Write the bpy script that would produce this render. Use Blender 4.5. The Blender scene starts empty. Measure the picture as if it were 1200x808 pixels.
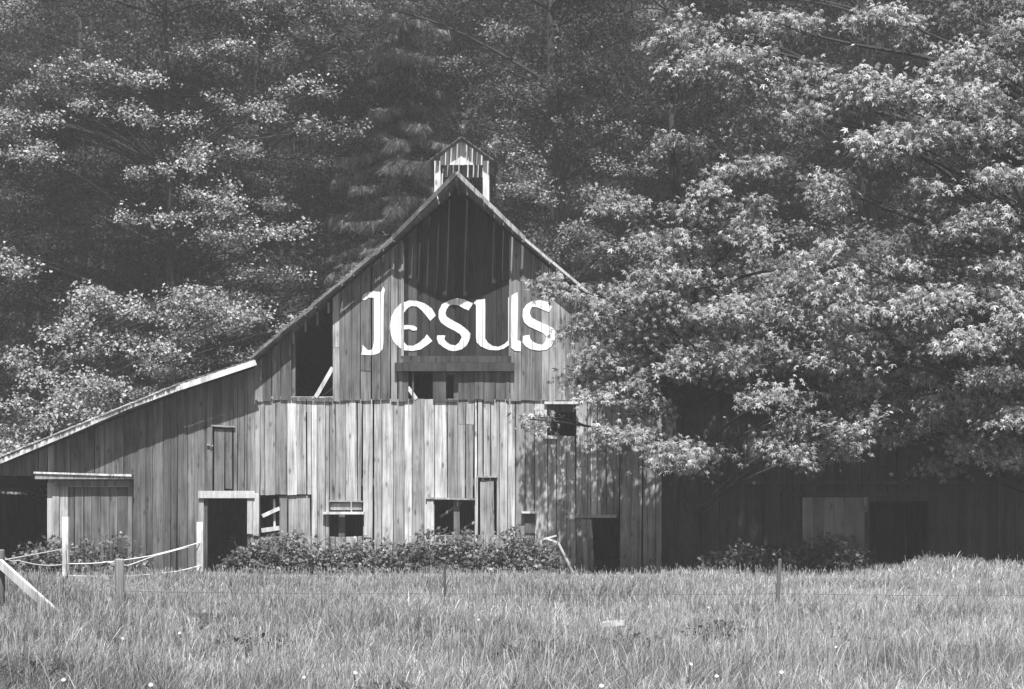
import bpy, bmesh, math, random
import numpy as np
from mathutils import Vector, Matrix

# ------------------------------------------------------------------ camera, light, exposure
sc = bpy.context.scene
COL = sc.collection
F = 1720.0            # focal length in photo pixels (1200 wide)
HOR = 603.0           # horizon row
CAMH = 1.6
DB = 40.0             # camera to barn front
cam = bpy.data.cameras.new('camera'); camo = bpy.data.objects.new('camera', cam); COL.objects.link(camo)
camo.location = (0, -DB, CAMH); camo.rotation_euler = (math.radians(90), 0, 0)
cam.sensor_width = 36; cam.lens = F*36/1200; cam.shift_y = (HOR-404)/1200
cam.clip_start = 0.1; cam.clip_end = 1000
sc.camera = camo

SUN_EL, SUN_AZ = math.radians(64), math.radians(4)     # azimuth measured from straight behind the camera, towards the right
w = bpy.data.worlds.new('World'); sc.world = w; w.use_nodes = True
nt = w.node_tree; nt.nodes.clear()
sky = nt.nodes.new('ShaderNodeTexSky'); sky.sky_type = 'NISHITA'; sky.sun_disc = False
sky.sun_elevation = SUN_EL; sky.sun_rotation = math.pi - SUN_AZ
bw = nt.nodes.new('ShaderNodeRGBToBW'); bg = nt.nodes.new('ShaderNodeBackground'); ow = nt.nodes.new('ShaderNodeOutputWorld')
nt.links.new(sky.outputs[0], bw.inputs[0]); nt.links.new(bw.outputs[0], bg.inputs[0]); nt.links.new(bg.outputs[0], ow.inputs[0])
bg.inputs[1].default_value = 0.05
sl = bpy.data.lights.new('sun', 'SUN'); sl.energy = 5.0; sl.angle = math.radians(0.53); sl.color = (1, 1, 1)
so = bpy.data.objects.new('sun', sl); COL.objects.link(so)
sdir = Vector((math.sin(SUN_AZ)*math.cos(SUN_EL), -math.cos(SUN_AZ)*math.cos(SUN_EL), math.sin(SUN_EL)))  # towards the sun
so.rotation_euler = sdir.to_track_quat('Z', 'Y').to_euler()
so.location = (10, -40, 60)
vs = sc.view_settings
vs.view_transform = 'Standard'; vs.look = 'None'; vs.exposure = 0.93; vs.gamma = 1; vs.use_curve_mapping = False
cy = sc.cycles
cy.max_bounces = 4; cy.diffuse_bounces = 1; cy.glossy_bounces = 1; cy.transmission_bounces = 2; cy.volume_bounces = 0
cy.transparent_max_bounces = 4; cy.use_denoising = True; cy.caustics_reflective = False; cy.caustics_refractive = False

rng = np.random.default_rng(7)
random.seed(7)
HAZE_DENSITY = 0.0014

# ------------------------------------------------------------------ helpers
def X(px, d=DB): return (px-600)*d/F
def Z(py, d=DB): return CAMH + (HOR-py)*d/F

def tag(o, label=None, cat=None, group=None, kind=None):
    if label: o['label'] = label
    if cat: o['category'] = cat
    if group: o['group'] = group
    if kind: o['kind'] = kind
    return o

def empty(name, loc, label, cat, group=None):
    o = bpy.data.objects.new(name, None); COL.objects.link(o); o.location = loc
    o.empty_display_size = 0.3
    return tag(o, label, cat, group)

class MB:
    """collects boxes, bars, polygons and tubes; build() links them as ONE mesh object (world coordinates)"""
    def __init__(s): s.v = []; s.f = []; s.t = []; s.uvn = 0
    def hexa(s, P, tone=.3):
        n = len(s.v); s.v += [tuple(p) for p in P]; s.t += [tone]*8
        for q in ((0,3,2,1),(4,5,6,7),(0,1,5,4),(1,2,6,5),(2,3,7,6),(3,0,4,7)): s.f.append(tuple(n+i for i in q))
    def box(s, x0,x1,y0,y1,z0,z1,tone=.3):
        s.hexa([(x0,y0,z0),(x1,y0,z0),(x1,y1,z0),(x0,y1,z0),(x0,y0,z1),(x1,y0,z1),(x1,y1,z1),(x0,y1,z1)], tone)
    def bar(s, a, b, w, h, tone=.3, up=(0,0,1)):
        a = Vector(a); b = Vector(b); d = (b-a).normalized(); u = Vector(up)
        if abs(d.dot(u)) > .99: u = Vector((0,1,0))
        sx = d.cross(u).normalized()*w/2; sz = sx.cross(d).normalized()*h/2
        s.hexa([a-sx-sz, b-sx-sz, b+sx-sz, a+sx-sz, a-sx+sz, b-sx+sz, b+sx+sz, a+sx+sz], tone)
    def tube(s, pts, rad, n=7, tone=.3, cap=True):
        pts = [Vector(p) for p in pts]; base = len(s.v)
        ref = Vector((.31,.95,.1)).normalized()
        for i, p in enumerate(pts):
            d = (pts[min(i+1,len(pts)-1)]-pts[max(i-1,0)]).normalized()
            u = d.cross(ref).normalized(); v = d.cross(u)
            for k in range(n):
                a = 2*math.pi*k/n
                s.v.append(tuple(p+(u*math.cos(a)+v*math.sin(a))*rad[i])); s.t.append(tone)
        for i in range(len(pts)-1):
            for k in range(n):
                a = base+i*n+k; b = base+i*n+(k+1)%n
                s.f.append((a,b,b+n,a+n))
        if cap:
            s.f.append(tuple(base+k for k in reversed(range(n)))); s.f.append(tuple(base+(len(pts)-1)*n+k for k in range(n)))
    def split(s, name, m, parent, label=None):
        for i in range(len(s.v)//8):
            q = MB(); q.hexa(s.v[i*8:i*8+8], s.t[i*8]); q.build(name, m, parent, label=label)
    def build(s, name, m, parent=None, smooth=False, label=None):
        me = bpy.data.meshes.new(name); me.from_pydata(s.v, [], s.f)
        a = me.attributes.new('tone', 'FLOAT', 'POINT'); a.data.foreach_set('value', np.array(s.t, 'f'))
        me.materials.append(m)
        if smooth: me.polygons.foreach_set('use_smooth', [True]*len(me.polygons))
        o = bpy.data.objects.new(name, me); COL.objects.link(o)
        attach(o, parent)
        if label: o['label'] = label
        me.update(); return o

def wloc(o):
    v = Vector((0,0,0))
    while o is not None: v = v + o.location; o = o.parent
    return v
def attach(o, parent):
    """mesh was made in world coordinates: shift it so that it sits right under its parent"""
    if parent is not None:
        o.parent = parent; o.location = -wloc(parent)
def base_origin(o, loc):
    """move the origin of a single-mesh thing to its base"""
    loc = Vector(loc); o.data.transform(Matrix.Translation(-loc)); o.location = loc

def fast_mesh(name, V, T, tone, m, parent=None, smooth=False):
    me = bpy.data.meshes.new(name)
    me.vertices.add(len(V)); me.vertices.foreach_set('co', V.astype('f').ravel())
    me.loops.add(T.size); me.loops.foreach_set('vertex_index', T.astype('i').ravel())
    me.polygons.add(len(T)); me.polygons.foreach_set('loop_start', np.arange(0, T.size, 3, dtype='i'))
    try: me.polygons.foreach_set('loop_total', np.full(len(T), 3, 'i'))
    except Exception: pass
    a = me.attributes.new('tone', 'FLOAT', 'POINT'); a.data.foreach_set('value', tone.astype('f'))
    me.materials.append(m); me.update(calc_edges=True)
    if smooth: me.polygons.foreach_set('use_smooth', np.ones(len(T), bool))
    o = bpy.data.objects.new(name, me); COL.objects.link(o); attach(o, parent)
    return o

# ------------------------------------------------------------------ materials (the photograph is black and white: everything is grey)
def mat(name):
    m = bpy.data.materials.new(name); m.use_nodes = True; t = m.node_tree
    b = t.nodes['Principled BSDF']; return m, t, b
def N(t, k, **kw):
    n = t.nodes.new(k)
    for a, b in kw.items(): setattr(n, a, b)
    return n
def math_(t, op, a, b=None):
    n = N(t, 'ShaderNodeMath', operation=op)
    for i, q in enumerate((a, b)):
        if q is None: continue
        if isinstance(q, (int, float)): n.inputs[i].default_value = q
        else: t.links.new(q, n.inputs[i])
    return n.outputs[0]

def wood_mat(name, gain=1.0, streak=1.0, rough=.85):
    m, t, b = mat(name)
    at = N(t, 'ShaderNodeAttribute', attribute_name='tone'); tc = N(t, 'ShaderNodeTexCoord')
    off = N(t, 'ShaderNodeVectorMath', operation='ADD'); t.links.new(tc.outputs['Object'], off.inputs[0])
    cb = N(t, 'ShaderNodeCombineXYZ'); k = math_(t, 'MULTIPLY', at.outputs['Fac'], 91.7)
    t.links.new(k, cb.inputs[0]); t.links.new(k, cb.inputs[2]); t.links.new(cb.outputs[0], off.inputs[1])
    def ns(sx, sz, det, rr=.6):
        mp = N(t, 'ShaderNodeMapping'); mp.inputs['Scale'].default_value = (sx, sx*.6, sz); t.links.new(off.outputs[0], mp.inputs[0])
        n = N(t, 'ShaderNodeTexNoise'); n.inputs['Scale'].default_value = 1; n.inputs['Detail'].default_value = det; n.inputs['Roughness'].default_value = rr
        t.links.new(mp.outputs[0], n.inputs['Vector']); return n.outputs['Fac']
    fine = ns(60, 1.1, 4); wide = ns(11, .5, 3); blot = ns(2.2, 1.3, 4)
    f = math_(t, 'MULTIPLY', math_(t, 'SUBTRACT', fine, .5), 2.0*streak)
    g = math_(t, 'MULTIPLY', math_(t, 'SUBTRACT', wide, .5), 2.2*streak)
    h = math_(t, 'MULTIPLY', math_(t, 'SUBTRACT', blot, .5), 1.4)
    s = math_(t, 'ADD', math_(t, 'ADD', f, g), math_(t, 'ADD', h, 1.0))
    s = math_(t, 'MAXIMUM', s, .25)
    # knots and nail stains
    vo = N(t, 'ShaderNodeTexVoronoi'); vo.inputs['Scale'].default_value = 1; mp = N(t, 'ShaderNodeMapping'); mp.inputs['Scale'].default_value = (4.5, 4.5, 1.8)
    t.links.new(off.outputs[0], mp.inputs[0]); t.links.new(mp.outputs[0], vo.inputs['Vector'])
    kn = N(t, 'ShaderNodeMapRange'); kn.inputs[1].default_value = .07; kn.inputs[2].default_value = .2; kn.inputs[3].default_value = .42; kn.inputs[4].default_value = 1
    t.links.new(vo.outputs['Distance'], kn.inputs[0])
    s = math_(t, 'MULTIPLY', s, kn.outputs[0])
    sx = N(t, 'ShaderNodeSeparateXYZ'); t.links.new(tc.outputs['Object'], sx.inputs[0])      # mud splashed up the foot of the boards
    md = N(t, 'ShaderNodeMapRange'); md.inputs[1].default_value = .1; md.inputs[2].default_value = 1.3; md.inputs[3].default_value = .6; md.inputs[4].default_value = 1
    t.links.new(math_(t, 'ADD', sx.outputs[2], math_(t, 'MULTIPLY', math_(t, 'SUBTRACT', blot, .5), 1.6)), md.inputs[0])
    s = math_(t, 'MULTIPLY', s, md.outputs[0])
    v = math_(t, 'MINIMUM', math_(t, 'MULTIPLY', math_(t, 'MULTIPLY', s, at.outputs['Fac']), gain), .8)
    t.links.new(v, b.inputs['Base Color']); b.inputs['Roughness'].default_value = rough; b.inputs['Specular IOR Level'].default_value = .25
    bp = N(t, 'ShaderNodeBump'); bp.inputs['Strength'].default_value = .35; bp.inputs['Distance'].default_value = .01
    t.links.new(fine, bp.inputs['Height']); t.links.new(bp.outputs[0], b.inputs['Normal'])
    return m
M_WOOD = wood_mat('weathered_wood')
M_SMOOTH = wood_mat('plain_wood', 1.0, .5)

def paint_mat():
    m, t, b = mat('white_paint')
    tc = N(t, 'ShaderNodeTexCoord'); mp = N(t, 'ShaderNodeMapping'); mp.inputs['Scale'].default_value = (25, 10, 1.5)
    n = N(t, 'ShaderNodeTexNoise'); n.inputs['Scale'].default_value = 1; n.inputs['Detail'].default_value = 5
    t.links.new(tc.outputs['Object'], mp.inputs[0]); t.links.new(mp.outputs[0], n.inputs['Vector'])
    r = N(t, 'ShaderNodeMapRange'); r.inputs[1].default_value = .28; r.inputs[2].default_value = .5; r.inputs[3].default_value = .42; r.inputs[4].default_value = .84
    t.links.new(n.outputs['Fac'], r.inputs[0]); t.links.new(r.outputs[0], b.inputs['Base Color']); b.inputs['Roughness'].default_value = .7
    return m
M_PAINT = paint_mat()

def leaf_mat(name, gain=1.0, trans=.16, rough=.55, spec=.2):
    m, t, b = mat(name)
    at = N(t, 'ShaderNodeAttribute', attribute_name='tone')
    v = math_(t, 'MULTIPLY', at.outputs['Fac'], gain)
    t.links.new(v, b.inputs['Base Color']); b.inputs['Roughness'].default_value = rough; b.inputs['Specular IOR Level'].default_value = spec
    tr = N(t, 'ShaderNodeBsdfTranslucent'); t.links.new(v, tr.inputs['Color'])
    mx = N(t, 'ShaderNodeMixShader'); mx.inputs[0].default_value = trans
    t.links.new(b.outputs[0], mx.inputs[1]); t.links.new(tr.outputs[0], mx.inputs[2])
    t.links.new(mx.outputs[0], t.nodes['Material Output'].inputs['Surface'])
    return m
M_LEAF = leaf_mat('leaves')
M_MAPLE = leaf_mat('maple_leaves', 1.15)
M_NEEDLE = leaf_mat('conifer_sprays', 1.0, .2, .6, .3)
M_BRAMBLE = leaf_mat('bramble_leaves', 1.0, .25, .45, .5)
M_GRASS = leaf_mat('grass_blades', 1.0, .35, .6, .3)

def noise_mat(name, lo, hi, scale, rough=.9, stretch=(1,1,1), bump=.3):
    m, t, b = mat(name)
    tc = N(t, 'ShaderNodeTexCoord'); mp = N(t, 'ShaderNodeMapping'); mp.inputs['Scale'].default_value = stretch
    n = N(t, 'ShaderNodeTexNoise'); n.inputs['Scale'].default_value = scale; n.inputs['Detail'].default_value = 6
    t.links.new(tc.outputs['Object'], mp.inputs[0]); t.links.new(mp.outputs[0], n.inputs['Vector'])
    r = N(t, 'ShaderNodeMapRange'); r.inputs[1].default_value = .3; r.inputs[2].default_value = .7; r.inputs[3].default_value = lo; r.inputs[4].default_value = hi
    t.links.new(n.outputs['Fac'], r.inputs[0]); t.links.new(r.outputs[0], b.inputs['Base Color']); b.inputs['Roughness'].default_value = rough
    bp = N(t, 'ShaderNodeBump'); bp.inputs['Strength'].default_value = bump; bp.inputs['Distance'].default_value = .05
    t.links.new(n.outputs['Fac'], bp.inputs['Height']); t.links.new(bp.outputs[0], b.inputs['Normal'])
    return m
M_GROUND = noise_mat('field_soil', .05, .13, 3)
M_HILL = noise_mat('forest_floor', .02, .06, 1.5)
M_BARK = noise_mat('bark', .015, .05, 6, .95, (3,3,.6), .6)
M_SHINGLE = noise_mat('old_shingles', .08, .22, 5, .9, (3,3,3), .4)
M_ROPE = noise_mat('white_rope', .7, .85, 20)
M_WIRE = noise_mat('rusty_wire', .06, .1, 20, .6)
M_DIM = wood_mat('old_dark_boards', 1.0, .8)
M_PETAL = noise_mat('white_petals', .5, .8, 30, .6)
M_STALK = noise_mat('stalks', .12, .2, 10, .7)

# ------------------------------------------------------------------ ground and hillside
def bumps(x, y): return .05*np.sin(x*.55+1.3)*np.cos(y*.43)+.035*np.sin(x*1.3+y*.9)+.02*np.sin(x*2.9-y*2.1+.6)
def mound(x, y):   # the heap of rough grass on the right in front of the low shed
    return .42*np.exp(-(((x-10.4)/1.5)**2+((y+5.0)/1.3)**2)) + .3*np.exp(-(((x-12.6)/1.2)**2+((y+5.2)/1.0)**2)) + .1*np.exp(-(((x-4.6)/1.4)**2+((y+4.2)/1.0)**2))
def ground_z(x, y):
    return np.where(y > -1.2, 0, bumps(x, y)*np.clip((-1.2-y)/2, 0, 1)) + mound(x, y)
def hill_z(x, y):
    t = np.clip(y-15, 0, 36)
    return np.where(y > 15, .88*t + 1.2*np.sin(x*.12+t*.1)*np.clip(t/10, 0, 1) + .5*np.sin(x*.5+t*.35)*np.clip(t/5, 0, 1), 0)
def sheet(name, xs, ys, zf, m):
    gx, gy = np.meshgrid(xs, ys); V = np.stack([gx.ravel(), gy.ravel(), zf(gx, gy).ravel()], 1)
    nx = len(xs); i = np.arange(len(ys)-1)[:,None]*nx + np.arange(nx-1)[None,:]; i = i.ravel()
    T = np.concatenate([np.stack([i, i+1, i+nx+1], 1), np.stack([i, i+nx+1, i+nx], 1)])
    o = fast_mesh(name, V, T, np.full(len(V), .1), m, None, True); return tag(o, kind='structure')
sheet('field', np.concatenate([np.arange(-150,-40,10), np.arange(-40,40.1,.4), np.arange(50,151,10)]), np.concatenate([np.arange(-150,-40,10), np.arange(-40,15.1,.4)]), ground_z, M_GROUND)
sheet('hillside', np.arange(-150,151,3.), np.arange(15,56,2.), hill_z, M_HILL)

# ------------------------------------------------------------------ barn
RX, RZ = -1.45, 10.55           # ridge
SL = .842                        # main roof slope
OV, HOOD = .42, 1.6              # rake overhang, hay hood reach at the ridge
XL, XR = X(299), X(768)          # main walls
DEPTH = 13.0
barn = empty('barn', (RX, 0, 0), 'large weathered board barn with steep gable and white painted lettering below the wooded hillside', 'barn')
def roofz(x): return RZ - abs(x-RX)*SL
def under(x): return roofz(x) - .17
ZB = Z(470)                      # foot of the upper siding

def subtract(lo, hi, holes):
    seg = [(lo, hi, True)]
    for a, b in holes:
        out = []
        for l, h, top in seg:
            if b <= l or a >= h: out.append((l, h, top)); continue
            if a > l+.02: out.append((l, a, False))
            if b < h-.02: out.append((b, h, top))
        seg = out
    return seg

def siding(mb, x0, x1, zt, zb, y, holes=(), tones=(.3,.45), wmin=.17, wmax=.33, gap=.008, ragb=.05, ragt=0., seed=1, special=None, missing=(), rough=True):
    r = random.Random(seed); es = [x0]
    while es[-1] < x1-.12: es.append(es[-1]+r.uniform(wmin, wmax))
    es[-1] = x1
    hx = sorted({h[i] for h in holes for i in (0,1) if x0+.03 < h[i] < x1-.03})
    es = sorted([e for e in es if all(abs(e-q) > .07 for q in hx)] + hx)
    out = []
    for a, b in zip(es[:-1], es[1:]):
        mid = (a+b)/2; hs = [(h[2], h[3]) for h in holes if h[0]-.01 <= mid <= h[1]+.01]
        if any(m0 <= mid <= m1 for m0, m1 in missing): continue
        tone = r.uniform(*tones)
        if r.random() < .16: tone *= r.uniform(.62, .8)
        if r.random() < .10: tone *= r.uniform(1.1, 1.3)
        if special:
            for (s0, s1, tn) in special:
                if s0 <= mid <= s1: tone = tn*r.uniform(.93, 1.07)
        g = gap*r.uniform(.4, 1.8); yo = y + r.uniform(-.008, .008); lean = r.uniform(-.006, .006); bow = r.uniform(-.006,.006)
        for lo, hi, top in subtract(zb(mid), 99, hs):
            lo2 = lo + (r.uniform(-ragb, ragb) if lo == zb(mid) else r.uniform(-.012,.012))
            if top: ta, tb = zt(a)-r.random()*ragt, zt(b)-r.random()*ragt
            else: ta = tb = hi + r.uniform(-.012,.012)
            if min(ta, tb) < lo2+.05: continue
            x_a, x_b = a+g/2, b-g/2
            lb = r.uniform(-.01,.01)
            bs = x_b - (r.uniform(.01,.04) if r.random() < .22 and rough else 0); ts_ = x_b - (r.uniform(.01,.03) if r.random() < .12 and rough else 0)
            def piece(l0, l1, t0, t1, xa0, xb0, xa1, xb1, tn, y_):
                mb.hexa([(xa0,y_+bow,l0),(xb0,y_+bow,l1),(xb0,y_+.025+bow,l1),(xa0,y_+.025+bow,l0),(xa1,y_,t0),(xb1,y_,t1),(xb1,y_+.025,t1),(xa1,y_+.025,t0)], tn)
            if rough and min(ta,tb)-lo2 > 1.6 and r.random() < .14:     # two lengths butted, the lower one newer or older
                zj = r.uniform(lo2+.5, min(ta,tb)-.5); k = (zj-lo2)/(min(ta,tb)-lo2); mx = bs+lean+(ts_-bs-lean)*k; ma = x_a+lean*(1-k); q = r.uniform(-.01,.01)
                piece(lo2+lb, lo2-lb, zj+q-.004, zj-q-.004, x_a+lean, bs+lean, ma, mx, min(.5, tone*r.choice((.72,.85,1.2,1.3))), yo+r.uniform(-.004,.006))
                piece(zj+q+.006, zj-q+.006, ta, tb, ma, mx, x_a, ts_, tone, yo)
            else: piece(lo2+lb, lo2-lb, ta, tb, x_a+lean, bs+lean, x_a, ts_, tone, yo)
            out.append((x_a, x_b, lo2, max(ta,tb), yo))
    return out
def H(px0, px1, py0, py1): return (X(px0), X(px1), Z(py1), Z(py0))
G0 = lambda x: -.05

# upper gable siding (left of and right of the hay door)
YU = -.045
HD0, HD1 = X(472), X(598)
holesU = [H(342, 390, 300, 466), H(474,482,437,468), H(484,505,437,468), H(521,537,437,468)]
holesU[0] = (X(342), X(390), Z(466), 99)
mb = MB()
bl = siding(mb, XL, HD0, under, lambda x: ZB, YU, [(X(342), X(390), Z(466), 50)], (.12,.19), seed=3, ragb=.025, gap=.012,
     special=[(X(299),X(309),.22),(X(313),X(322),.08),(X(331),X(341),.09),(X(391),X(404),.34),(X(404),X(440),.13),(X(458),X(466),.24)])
bd = siding(mb, HD0, HD1, lambda x: Z(434), lambda x: ZB, YU+.004, [H(479,483,430,468),H(485,507,430,468),H(523,537,440,468)], (.08,.12), seed=5)
br = siding(mb, HD1, XR, under, lambda x: ZB if x < X(632) else Z(470), YU, [H(641,676,440,471)] if 0 else [], (.12,.19), seed=6, ragb=.02,
     special=[(X(598),X(606),.2),(X(635),X(665),.32)])
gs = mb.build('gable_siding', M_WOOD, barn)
# a few upper edge boards left hanging above the open bay
mb = MB()
r = random.Random(4)
for px in (343, 357, 371, 384):
    z1 = under(X(px)); mb.box(X(px), X(px)+.05, -.03, 0, z1-r.uniform(.25,.55), z1, .3)
mb.split('broken_board', M_WOOD, barn, label='splintered stubs of missing boards under the left rake')
# hay door (dark boards)
mb = MB()
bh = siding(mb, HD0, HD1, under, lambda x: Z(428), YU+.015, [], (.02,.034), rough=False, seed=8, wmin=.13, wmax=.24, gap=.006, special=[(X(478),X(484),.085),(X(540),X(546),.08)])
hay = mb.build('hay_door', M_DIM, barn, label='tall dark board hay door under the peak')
ALLB = bl + br + bh
mb = MB(); mb.box(X(463), X(603), YU-.14, YU-.03, Z(436), Z(426), .05); mb.box(X(472), X(599), YU-.08, YU-.03, Z(426)+.01, Z(418), .06)
mb.build('hay_door_sill', M_DIM, barn, label='dark timber ledge below the hay door')
mb = MB()
mb.bar((HD1, YU-.02, under(HD1)-.1), (HD1-.01, YU-.02, Z(436)), .06, .025, .28)
mb.bar((HD0, YU-.02, under(HD0)-.1), (HD0, YU-.02, Z(418)), .07, .025, .3)
mb.split('door_track', M_WOOD, barn)

# lower siding
DOOR1 = H(243, 290, 583, 690); WIN1 = H(305, 365, 580, 629); WIN2 = H(386, 425, 588, 629)
WIN3 = H(509, 556, 586, 627); HAT2 = H(560, 582, 560, 627); WIN4 = H(642, 675, 474, 511); DOOR2 = H(692, 727, 606, 690)
mb = MB()
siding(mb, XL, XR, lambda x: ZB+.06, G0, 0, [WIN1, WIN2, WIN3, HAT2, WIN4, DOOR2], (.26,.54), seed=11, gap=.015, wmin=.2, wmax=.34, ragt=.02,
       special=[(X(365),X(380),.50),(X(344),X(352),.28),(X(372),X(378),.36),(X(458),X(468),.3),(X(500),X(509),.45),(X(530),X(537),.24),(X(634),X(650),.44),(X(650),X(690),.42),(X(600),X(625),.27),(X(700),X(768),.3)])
mb.build('lower_siding', M_WOOD, barn)
# recessed old boards in the first window, pole and stick inside
mb = MB(); siding(mb, X(327), X(364), lambda x: Z(581), lambda x: Z(640), .05, [], (.24,.38), seed=12, special=[(X(327),X(343),.16)]); mb.build('recessed_boards', M_WOOD, barn)
mb = MB(); mb.bar((X(307),.12,Z(605)), (X(327),.10,Z(596)), .1, .1, .6); mb.bar((X(306),.14,Z(622)), (X(327),.12,Z(619)), .14, .12, .6); mb.bar((X(320),.2,Z(585)), (X(321),.2,Z(640)), .06,.06,.4)
mb.split('loose_plank', M_SMOOTH, barn, label='pale planks wedged inside the leftmost lower window')

# shed siding, left
def shedz(x):
    xa, xb, xc = X(-70), X(213), X(300)
    za, zb_, zc = Z(571), Z(455.5), Z(427)
    return zb_ + (x-xb)*(zc-zb_)/(xc-xb) if x > xb else za + (x-xa)*(zb_-za)/(xb-xa)
SX0 = X(-70)
OPEN = (X(-40), X(56), -.2, Z(558)); HAT1 = H(249.5, 273.5, 501, 576)
mb = MB()
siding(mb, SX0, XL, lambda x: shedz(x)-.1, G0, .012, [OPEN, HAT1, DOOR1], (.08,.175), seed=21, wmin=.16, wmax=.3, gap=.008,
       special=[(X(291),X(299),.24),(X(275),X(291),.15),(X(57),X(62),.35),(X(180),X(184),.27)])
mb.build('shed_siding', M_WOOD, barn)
# right lean-to, deep in shade; board tones darkened to deepen it
def leanz(x):
    return Z(438)-(x-XR)*.275
LX1 = X(1225)
mb = MB()
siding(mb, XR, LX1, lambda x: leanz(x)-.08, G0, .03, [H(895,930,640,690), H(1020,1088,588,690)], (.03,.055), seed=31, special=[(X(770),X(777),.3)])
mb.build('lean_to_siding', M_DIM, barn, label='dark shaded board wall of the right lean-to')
mb = MB(); siding(mb, X(940), X(1013), lambda x: Z(583), lambda x: Z(650), -.03, [], (.14,.24), rough=True, seed=33, wmin=.2, wmax=.34, gap=.006); mb.box(X(1011), X(1016), -.07, -.04, Z(600), Z(583), .22)
mb.build('patch_panel', M_SMOOTH, barn, label='pale sheet nailed over the lean-to wall')
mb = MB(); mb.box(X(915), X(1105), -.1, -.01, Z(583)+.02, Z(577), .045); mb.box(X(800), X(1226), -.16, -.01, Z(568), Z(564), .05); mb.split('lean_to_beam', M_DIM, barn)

# hidden structure: side and back walls, frame
mb = MB()
for xx, zz in ((XL+.02, roofz(XL)-.2), (XR-.06, roofz(XR)-.2)): mb.box(xx, xx+.04, .06, DEPTH, -.05 if xx > 0 else 3.6, zz, .12)
mb.box(SX0, SX0+.04, .06, DEPTH, -.05, shedz(SX0)-.12, .12); mb.box(LX1-.04, LX1, .06, DEPTH, -.05, leanz(LX1)-.12, .12)
mb.split('side_wall', M_DIM, barn)
mb = MB()
siding(mb, XL, XR, lambda x: under(x)-.02, G0, DEPTH-.05, [], (.1,.14), seed=41, rough=False, gap=.002)
siding(mb, SX0, XL, lambda x: shedz(x)-.12, G0, DEPTH-.05, [], (.1,.14), seed=42, rough=False, gap=.002)
siding(mb, XR, LX1, lambda x: leanz(x)-.12, G0, DEPTH-.05, [], (.1,.14), seed=43, rough=False, gap=.002)
mb.build('back_wall', M_DIM, barn)
for px in (300, 342, 400, 470, 535, 600, 690, 764):
    mb = MB(); x = X(px); mb.box(x-.08, x+.08, .09, .25, -.05, under(x)-.06, .14); mb.build('wall_post', M_DIM, barn)
for y in (.28,):
    for z in (Z(478), Z(565)):
        mb = MB(); mb.box(XL, XR, y-.02, y+.1, z-.1, z+.1, .14); mb.build('girt', M_DIM, barn)
mb = MB(); mb.box(X(313), X(392), -.018, .04, Z(467.5), Z(465), .5); mb.build('bay_sill', M_SMOOTH, barn)
mb = MB(); mb.bar((X(370),-.03,Z(466)), (X(390),-.01,Z(431)), .11, .03, .55, (0,1,0)); mb.build('loose_brace', M_SMOOTH, barn, label='pale broken brace leaning in the open gable bay')
mb = MB(); mb.bar((X(478),-.0,Z(454)), (X(488),.0,Z(468)), .1, .03, .6, (0,1,0)); mb.build('loose_brace', M_SMOOTH, barn)

# roof: shingled slopes behind the wall line, skip sheathing boards reaching out over the gable
def slope(mb, xa, za, xb, zb, y0, y1, th, n, tone=.15):
    """shingle courses from the low edge (a) to the high edge (b)"""
    for i in range(n):
        t0, t1 = i/n, (i+1.25)/n; t1 = min(t1, 1)
        xa_, xb_ = xa+(xb-xa)*t0, xa+(xb-xa)*t1; za_, zb_ = za+(zb-za)*t0, za+(zb-za)*t1
        l = .018; mb.hexa([(xa_,y0,za_),(xb_,y0,zb_-l),(xb_,y1,zb_-l),(xa_,y1,za_),(xa_,y0,za_+th+l),(xb_,y0,zb_+th),(xb_,y1,zb_+th),(xa_,y1,za_+th+l)], tone)
EX0, EX1 = RX-5.62, XR+.25
mb = MB()
slope(mb, EX0, roofz(EX0)-.05, RX, RZ-.05, -.02, DEPTH+.3, .05, 26)
slope(mb, EX1, roofz(EX1)-.05, RX, RZ-.05, -.02, DEPTH+.3, .05, 26)
roof = mb.build('roof', M_SHINGLE, barn)
mb = MB(); r = random.Random(9)
for sgn in (-1, 1):
    s = .02; L = (RX-EX0) if sgn < 0 else (EX1-RX)
    while s < L-.1:
        wd = r.uniform(.16, .27); x0 = RX+sgn*s; x1 = RX+sgn*min(s+wd, L)
        dx = abs((x0+x1)/2-RX); reach = OV + max(0, 1-dx/1.78)*(HOOD-OV) + r.uniform(-.07,.05)
        za, zb2 = roofz(x0)-.07, roofz(x1)-.07
        mb.hexa([(x0,-reach,za),(x1,-reach,zb2),(x1,.6,zb2),(x0,.6,za),(x0,-reach,za+.025),(x1,-reach,zb2+.025),(x1,.6,zb2+.025),(x0,.6,za+.025)], r.uniform(.2,.32))
        s += wd + ((r.uniform(.02,.04) if r.random() < .62 else .006) if r.random() < .93 else .07)
mb.build('roof_sheathing', M_WOOD, roof)
# barge rafters following the rake and the hood
mb = MB()
for sgn in (-1, 1):
    L = (RX-EX0) if sgn < 0 else (EX1-RX)
    k = 1.78; xk = RX+sgn*k; xe = RX+sgn*L
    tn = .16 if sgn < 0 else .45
    mb.bar((RX, -HOOD, RZ-.02), (xk, -OV-.03, roofz(xk)-.02), .035, .12, tn*.75)
    n = 5
    for i in range(n):
        a, b = k+(L-k)*i/n, k+(L-k)*(i+.985)/n; o1, o2 = r.uniform(-.02,.02), r.uniform(-.02,.02)
        mb.bar((RX+sgn*a, -OV-.03, roofz(RX+sgn*a)-.02+o1), (RX+sgn*b, -OV-.03, roofz(RX+sgn*b)-.02+o2), .035, .065, tn)
mb.build('rake_board', M_WOOD, roof)
mb = MB(); mb.bar((RX, -HOOD+.05, RZ-.15), (RX, .5, RZ-.15), .09, .12, .2); mb.build('ridge_beam', M_WOOD, roof)
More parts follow.
